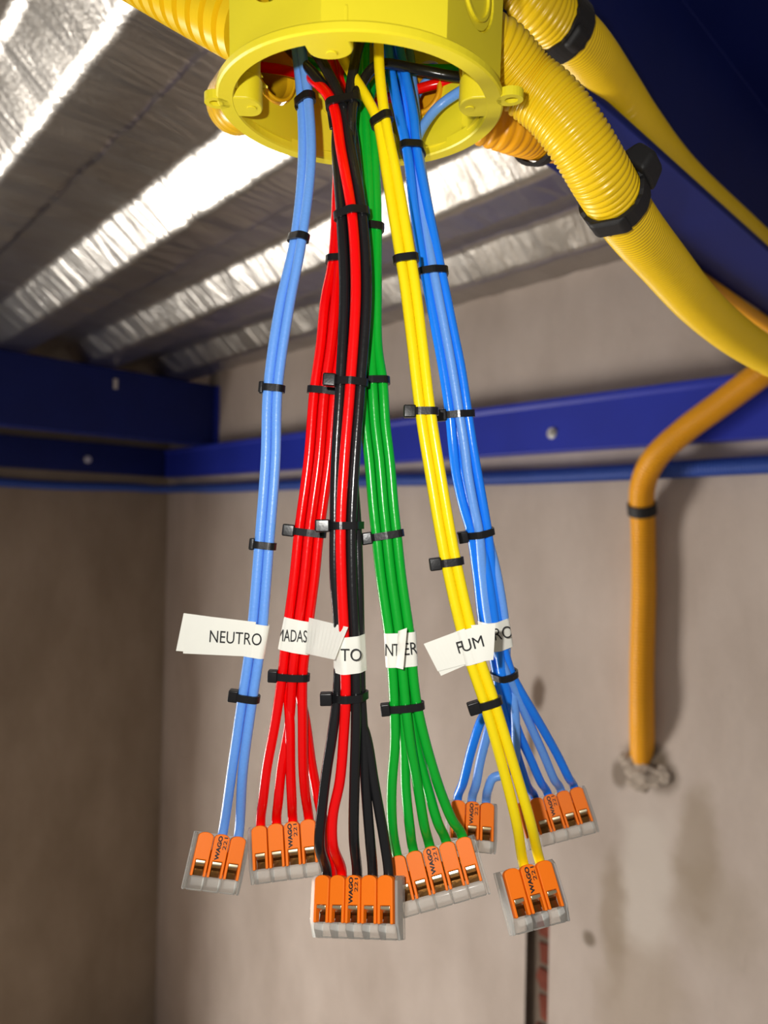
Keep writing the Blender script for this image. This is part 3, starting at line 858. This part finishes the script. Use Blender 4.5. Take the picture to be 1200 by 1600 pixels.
# five green wires
yc = [(180,571),(280,577),(355,579),(450,579),(540,580),(597,582),(660,586),(720,593),(790,599),(836,604),(900,611),(1000,625),(1060,630),(1103,634)]
gf = {0:[(617,1160,0),(612,1230,0),(613,1290,1)], 1:[(632,1160,3),(634,1230,2),(640,1290,1)], 2:[(641,1160,-.8),(653,1230,-.4),(663,1290,.6)], 3:[(650,1160,3),(668,1230,2),(684,1285,1)], 4:[(665,1160,0),(686,1230,0),(706,1280,1)]}
go = {0:(-16,0), 2:(0,-.5), 4:(16,0), 1:(-8,3.2), 3:(8,3.2)}
gt = {0:[(560,10,20),(566,80,10)], 1:[(548,20,26),(560,90,16)], 2:[(575,0,14),(570,80,9)], 3:[(760,100,8),(710,108,18),(640,110,22),(588,130,14)], 4:[(410,92,32),(455,92,30),(520,110,22),(558,140,12)]}
gl = ['first','second','third','fourth','fifth']
for k in range(5):
    pts = gt[k] + [(x + go[k][0]*(.62 if y < 560 else 1)*(1.12 if y > 1080 else 1), y, go[k][1] + (2.2 if y < 560 else 0)) for y, x in yc] + gf[k]
    wire('green', k, GN, .241, pts, C4(k), gl[k] + ' from left of the five green wires in their connector')

# two yellow wires
wire('yellow', 0, YE, .231, [(505,20,16),(526,72,11),(548,112,6),(574,155,1.6),(589.5,188,.6),(605.5,280,.3),(626,405,0),(633,450,0),(643,530,0),(656.5,643,0),(672,740,0),(696.5,878,0),(728,1012,0),(756.5,1098,0),(786,1200,0),(807,1285,1)], C7(1), 'left one of the two yellow wires')
wire('yellow', 1, YE, .231, [(588,-10,8),(591,50,4),(593,110,0),(602.5,188,-.9),(621,280,-.5),(642.5,405,0),(649.5,450,0),(659.5,530,0),(673,643,0),(688.5,740,0),(713,878,0),(744.5,1012,0),(773,1098,0),(804,1200,0),(829,1285,1)], C7(2), 'right one of the two yellow wires')

# seven blue wires at the right
ZB = .250
sy = [235,330,427,520,580,648,700,740,790,832,900,990,1052]
zz = [0,0,0,1,1.5,2,3,4,5,6,9,13,16]
def rowb(xs, dz): return [(x, y, z + d) for x, y, z, d in zip(xs, sy, zz, dz)]
z13 = [0]*13
wire('right blue', 0, BL, ZB, [(600,0,10),(604,55,4),(612,120,1),(624,180,0)] + rowb([636,648,664.5,682,693,703,708,713,724,736,746,758,780],[-.6]*7+[0,0,.2,1.5,2.6,3.2]) + [(764,1100,16),(750,1130,18),(736,1174,21),(724,1222,25)], C5(0), 'blue wire going left behind the yellow wires to the first lever of the small connector')
wire('right blue', 1, BL, ZB, [(622,0,10),(621,55,6),(634,120,2),(646,180,.5)] + rowb([652,670,690,709,721,731,739,746,755,762,770,782,799],[0]*7+[0,0,.4,1.2,.5,.8]) + [(811,1076,19),(830,1108,23),(850,1142,28),(871,1180,33),(889,1216,37)], C6(4), 'rightmost blue wire, ending in the last lever of the far right connector')
wire('right blue', 2, LB, ZB, [(764,122,-8),(714,146,1),(682,170,5),(657,205,5)] + rowb([648,660,678,696,707,718,726,731,740,748.5,755,768,791],[3.2,1.5,-1.2,-1.5,-1.5,-1.6,-1.6,-1.6,-1.6,-1.5,-.8,-.6,-1.0]) + [(802,1072,18),(814,1100,22),(830,1136,27),(849,1178,32),(866,1218,37)], C6(3), 'light blue wire curving in from the right of the box, second from right below')
wire('right blue', 3, BL, ZB, [(612,0,16),(616,60,10),(634,140,6),(642,190,4)] + rowb([644,657,676,694,702,710,719,727,738,749,762,776,785],[3.6,3.4,3.2,2.8,2.6,2.6,2.6,2.6,2.2,1.6,-.8,-1.0,-1.5]) + [(790,1072,17),(799,1110,22),(811,1146,27),(829,1186,32),(845,1222,37)], C6(2), 'blue wire just right of the yellow pair, in the lettered lever of the far connector')
wire('right blue', 4, LB, ZB, [(742,96,2),(690,108,14),(650,150,16),(650,195,9)] + rowb([654,670,688,706,716,725,733,741,750,760,777,790,788],[3.2,3.2,3.0,3.2,3.2,3.2,3.0,3,3,3,1.2,1.2,3.4]) + [(772,1110,18),(760,1152,21),(750,1192,24),(744,1225,26)], C5(1), 'light blue wire behind the yellow pair, ending in the middle lever of the small connector')
wire('right blue', 5, BL, ZB, [(470,60,40),(510,62,34),(570,60,26),(615,110,16),(634,180,9)] + rowb([640,652,670,688,698,705,712,719,731,742,752,764,776],[6.4,6.0,5.6,5.4,5.4,5.0,5,5,5,4.8,4.6,3.6,1.4]) + [(779,1075,18),(790,1116,23),(802,1160,28),(816,1205,34),(825,1230,37)], C6(1), 'dark shaded blue wire behind the yellow pair, second lever of the far connector')
wire('right blue', 6, LB, ZB, [(640,0,30),(640,70,20),(646,140,12),(650,190,9)] + rowb([649,663,682,700,710,718,726,733,744,754,766,778,794],[6.8,6.4,6.0,6.2,6.2,6,5.8,5.8,5.6,5.4,4.6,4.0,3.6]) + [(803,1100,20),(806,1150,23),(803,1195,25),(786,1210,25),(770,1216,25.5),(763,1232,26)], C5(2), 'light blue wire hooking round behind the yellow pair into the small connector')

# ------------------------------------------------------------------ cable ties and label tapes follow the hull of the wires they hold
def hull2(pts):
    pts = sorted(set(pts))
    def half(seq):
        h = []
        for p in seq:
            while len(h) >= 2 and (h[-1][0]-h[-2][0])*(p[1]-h[-2][1]) - (h[-1][1]-h[-2][1])*(p[0]-h[-2][0]) <= 0: h.pop()
            h.append(p)
        return h[:-1]
    return half(pts) + half(pts[::-1])
def resample(poly, n):
    L = [math.dist(poly[i], poly[(i+1)%len(poly)]) for i in range(len(poly))]
    tot = sum(L); out = []; i = 0; acc = 0
    for k in range(n):
        d = tot*k/n
        while acc + L[i] < d: acc += L[i]; i += 1
        u = (d-acc)/L[i]; a = poly[i]; b = poly[(i+1)%len(poly)]
        out.append((a[0]+(b[0]-a[0])*u, a[1]+(b[1]-a[1])*u))
    return out
def section(bundle, px, py, z, tilt=0, only=None):
    """frame and hull of a bundle cut by the plane through pixel (px, py)"""
    c = at(px, py, z)
    wires = [w for i, w in enumerate(WIRES[bundle]) if only is None or i in only]
    tang = Vector()
    for path, r in wires:
        i = min(range(1, len(path)-1), key=lambda j: (path[j]-c).length)
        t = (path[i+1]-path[i-1]).normalized()
        if t.z > 0: t = -t
        tang += t
    tang.normalize()
    X = CAMM.to_3x3() @ Vector((1,0,0)); X = (X - tang*X.dot(tang)).normalized()
    Y = tang.cross(X)     # away from or towards the lens
    fw = (c-EYE).normalized()
    if Y.dot(fw) < 0: Y = -Y
    if tilt:
        R = Matrix.Rotation(math.radians(tilt), 3, fw); tang = R @ tang; X = R @ X; Y = R @ Y
    pts = []
    for path, r in wires:
        best = None
        for a, b in zip(path, path[1:]):
            da = (a-c).dot(tang); db = (b-c).dot(tang)
            if da*db <= 0 and abs(da-db) > 1e-9:
                p = a.lerp(b, da/(da-db))
                if best is None or (p-c).length < (best-c).length: best = p
        if best is None: continue
        x = (best-c).dot(X); y = (best-c).dot(Y)
        for k in range(24):
            t = 2*math.pi*k/24; pts.append((round(x+(r+.0001)*math.cos(t),7), round(y+(r+.0001)*math.sin(t),7)))
    return c, X, Y, tang, hull2(pts)
def offset_poly(poly, d):
    n = len(poly); out = []
    for i in range(n):
        a = poly[i-1]; b = poly[(i+1)%n]
        tx, ty = b[0]-a[0], b[1]-a[1]; L = math.hypot(tx, ty) or 1
        out.append((poly[i][0] + ty/L*d, poly[i][1] - tx/L*d))
    return out
def band(name, sec, width, th, mt, parent, gap=0.0, n=56):
    c, X, Y, T, hull = sec
    pi_ = resample(hull, n); pi_ = offset_poly(pi_, gap); po = offset_poly(pi_, th)
    V = []; Fc = []
    for (a, b) in zip(pi_, po):
        for q, w in ((a,-1),(b,-1),(b,1),(a,1)):
            V.append(c + X*q[0] + Y*q[1] + T*(w*width/2))
    for k in range(n):
        k2 = (k+1)%n
        for j in range(4): Fc.append([k*4+j, k2*4+j, k2*4+(j+1)%4, k*4+(j+1)%4])
    o = mesh(name, V, Fc, mt, None)
    for p in o.data.polygons: p.use_smooth = False
    child_of(o, parent)
    return o

def tie(bundle, px, py, z, label, head=None, tilt=0, tail=0, w=.0026):
    sec = section(bundle, px, py, z, tilt)
    c, X, Y, T, hull = sec
    e = empty('cable_tie', Matrix.Translation(c))
    band('strap', sec, w, .0008, M['tie'], e, n=48)
    if head:
        xl = min(p[0] for p in hull) if head[0] == 'L' else max(p[0] for p in hull)
        sg = -1 if head[0] == 'L' else 1
        hl = head[1]*.001
        yf = min(p[1] for p in hull)
        ym = yf + (head[2]*.001 if len(head) > 2 else .0018)
        d = MB(); d.box(-hl/2, hl/2, -.0017, .0017, -.0022, .0022)
        d.map(lambda v: c + X*(xl + sg*(hl/2 - .0004) + v.x) + Y*(ym + v.y) + T*v.z)
        child_of(d.build('head', M['tie'], None, bevel=.0005), e)
        d = MB(); d.box(-.0009, .0009, -.0003, .0003, -.0013, .0013)
        d.map(lambda v: c + X*(xl + sg*(hl*.45) + v.x) + Y*(ym - .0018 + v.y) + T*v.z)
    if tail:
        d = MB(); d.box(-.0012, .0012, -.0005, .0005, 0, tail*.001)
        xl = min(p[0] for p in hull)
        d.map(lambda v: c + X*(xl + .0002 + v.x*.6) + Y*(v.y + .0004) + T*v.z)
        child_of(d.build('tail', M['tie'], None, bevel=.0003), e)
    tag(e, label, 'cable tie', 'black cable ties')
    return e

b = 'left light blue'
tie(b, 478, 157, .245, 'black cable tie on the light blue pair just inside the box opening', tail=3)
tie(b, 466, 372, .245, 'second black cable tie from top on the left light blue pair', tilt=3)
tie(b, 426, 607, .245, 'third black cable tie from top on the left light blue pair', head=('L', 1.8))
tie(b, 412, 852, .245, 'fourth black cable tie from top on the left light blue pair', head=('L', 2.0), tilt=2)
tie(b, 387, 1090, .245, 'lowest black cable tie on the left light blue pair, below its tag', head=('L', 3.6))
b = 'red'
tie(b, 528, 405, .2485, 'topmost black cable tie on the red bundle, half hidden by a black wire')
tie(b, 507, 612, .248, 'black cable tie on the red bundle at mid height, without a visible head')
tie(b, 483, 832, .248, 'black cable tie with round head on the red bundle above its tag', head=('L', 4.4))
tie(b, 457, 1056, .248, 'black cable tie on the red bundle just below its tag', head=('L', 3.6))
b = 'black and red'
tie(b, 536, 165, .233, 'topmost black cable tie on the black bundle, in the box opening', tail=8, tilt=-2)
tie(b, 549, 336, .233, 'second black cable tie from top on the black bundle', tilt=-3)
tie(b, 547, 598, .233, 'black cable tie with head on the black bundle beside the green one', head=('L', 4.4))
tie(b, 538, 821, .233, 'fourth black cable tie from top on the black bundle', head=('L', 5.0))
tie(b, 546, 1088, .233, 'lowest black cable tie on the black bundle, below its tag', head=('L', 4.2))
b = 'green'
tie(b, 579, 355, .243, 'topmost black cable tie on the green bundle', tilt=3)
tie(b, 582, 597, .242, 'second black cable tie from top on the green bundle')
tie(b, 604, 836, .242, 'black cable tie with head on the green bundle above its tag', head=('L', 4.0), tilt=-3)
tie(b, 634, 1103, .242, 'lowest black cable tie on the green bundle, below its tag', head=('L', 3.4))
b = 'yellow'
tie(b, 597, 188, .231, 'topmost black cable tie on the yellow pair, in the box opening', tilt=-4)
tie(b, 634, 405, .231, 'second black cable tie from top on the yellow pair', tilt=2)
tie(b, 665, 643, .231, 'black cable tie with head at mid height on the yellow pair', head=('L', 4.2), tilt=8)
tie(b, 705, 878, .231, 'fourth black cable tie from top on the yellow pair, above its tag', head=('L', 4.2), tilt=4)
tie(b, 765, 1098, .231, 'lowest black cable tie on the yellow pair, below its tag', head=('L', 4.4))
b = 'right blue'
tie(b, 645, 235, .252, 'topmost black cable tie on the right blue bundle, at the box rim', tilt=4)
tie(b, 679, 427, .252, 'second black cable tie from top on the right blue bundle', tilt=6)
tie(b, 719, 648, .254, 'black cable tie with head at mid height on the right blue bundle', head=('L', 4.0), tilt=4)
tie(b, 750, 832, .258, 'fourth black cable tie from top on the right blue bundle', head=('L', 4.0), tilt=2)
tie(b, 788, 1052, .268, 'lowest black cable tie on the right blue bundle, below its tag', tilt=4)

# label tapes
def quad_text(parent, s, p00, p10, hpx, z0, z1=None, clip=None, bold=0.0, name='lettering', up=None):
    """lettering with its baseline from pixel p00 to p10, hpx tall"""
    z1 = z0 if z1 is None else z1
    dx, dy = p10[0]-p00[0], p10[1]-p00[1]; L = math.hypot(dx, dy)
    ux, uy = (dy/L, -dx/L) if up is None else up
    fn = lambda u, v: at(p00[0] + dx*u + ux*hpx*v, p00[1] + dy*u + uy*hpx*v, z0 + (z1-z0)*u)
    o = print_mesh(name, s, fn, None, bold=bold, clip=clip)
    child_of(o, parent)
    return o
def flag(parent, quad, zs, th=.00022, name='flag', bow=0.0):
    """thin tape flag; quad pixels TL, TR, BR, BL with depths"""
    nu = 10; V = []; Fc = []
    for side in (0, 1):
        for i in range(nu+1):
            u = i/nu
            for (a, b, za, zb) in ((quad[0], quad[1], zs[0], zs[1]), (quad[3], quad[2], zs[3], zs[2])):
                z = za + (zb-za)*u + bow*math.sin(math.pi*u)*.001 + side*th
                V.append(at(a[0]+(b[0]-a[0])*u, a[1]+(b[1]-a[1])*u, z))
    n = (nu+1)*2
    for i in range(nu):
        k = i*2
        Fc += [[k,k+1,k+3,k+2], [n+k,n+k+2,n+k+3,n+k+1], [k,k+2,n+k+2,n+k], [k+1,n+k+1,n+k+3,k+3]]
    Fc += [[0,n,n+1,1], [nu*2,nu*2+1,n+nu*2+1,n+nu*2]]
    o = mesh(name, V, Fc, M['tape'], None, smooth=False)
    child_of(o, parent); return o
def tape(bundle, px, py, z, width, label, tilt=0):
    sec = section(bundle, px, py, z, tilt)
    e = empty('wire_tag', Matrix.Translation(sec[0]))
    band('wrap', sec, width, .00018, M['tape'], e, gap=.00006, n=64)
    yf = min(p[1] for p in sec[4])
    tag(e, label, 'wire tag', 'white wire tags')
    return e, sec, yf
PXM = .235/F

e, sec, yf = tape('left light blue', 399, 1000, .245, .0122, 'white tag lettered NEUTRO, its flag pointing left, on the light blue pair', tilt=3)
zf = .245 + yf - .0004
flag(e, [(290,959),(400,972),(392,1026),(286,1021)], (.2462,zf,zf,.2462), bow=-.2)
flag(e, [(287,958),(400,973),(392,1025),(275,1017)], (.2470,zf+.0008,zf+.0008,.2470), bow=-.2)
quad_text(e, 'NEUTRO', (327,1003.5), (408,1009), 19, .2452-.0010, zf-.0004)

e, sec, yf = tape('red', 460, 992, .247, .0120, 'white tag lettered MADAS, its flag pointing right, on the red bundle', tilt=4)
zf = .247 + yf - .0005
flag(e, [(483,965),(544,980),(523,1031),(477,1021)], (zf,.2270,.2270,zf))
flag(e, [(483,966),(541,981),(521,1029),(477,1020)], (zf+.0012,.2300,.2300,zf+.0012))
quad_text(e, 'MADAS', (437.5,1002), (479,1004), 19, zf-.0004, zf-.0004, clip=(.10,1))

e, sec, yf = tape('black and red', 547, 1022, .232, .0126, 'white tag lettered TO wrapped round the black bundle', tilt=-2)
zf = .232 + yf - .0005
quad_text(e, 'TOM', (532,1033), (568,1033), 19.5, zf-.0004, zf-.0004, clip=(0,.70))

e, sec, yf = tape('green', 626, 1014, .241, .0122, 'white tag lettered NTER with a flag pointing at the viewer, on the green bundle', tilt=2)
zf = .241 + yf - .0005
flag(e, [(622,986),(636,981),(630,1046),(618,1043)], (zf-.0002,zf-.0055,zf-.0055,zf-.0002))
quad_text(e, 'N', (602,1025), (614,1025), 19, zf-.0004)
quad_text(e, 'T', (614.5,1025), (622,1025), 19, zf-.0004, clip=(0,.75))
quad_text(e, 'ER', (632,1024), (651,1022), 19, zf-.0004, clip=(0,.9))

e, sec, yf = tape('yellow', 736, 1008, .231, .0122, 'white tag lettered FUM with its flag pointing left, on the yellow pair')
zf = .231 + yf - .0005
flag(e, [(662,1006),(726,982),(742,1034),(684,1049)], (.2325,zf,zf,.2325), bow=.3)
flag(e, [(664,1007),(726,983),(742,1033),(689,1056)], (.2333,zf+.0006,zf+.0006,.2333), bow=.3)
flag(e, [(736,977),(774,974),(771,1031),(748,1034)], (zf+.0002,.2290,.2290,zf+.0002), bow=-.2)
quad_text(e, 'F', (717,1021), (724,1019), 18, zf-.0005)
quad_text(e, 'UM', (724,1019), (757,1010), 18, zf-.0005)

e, sec, yf = tape('right blue', 775, 990, .264, .0118, 'white tag lettered RO on the right blue bundle behind the yellow tag', tilt=2)
zf = .264 + yf - .0005
quad_text(e, 'RO', (774,1001), (800,996), 19, zf-.0006, zf-.0006, clip=(0,.92))
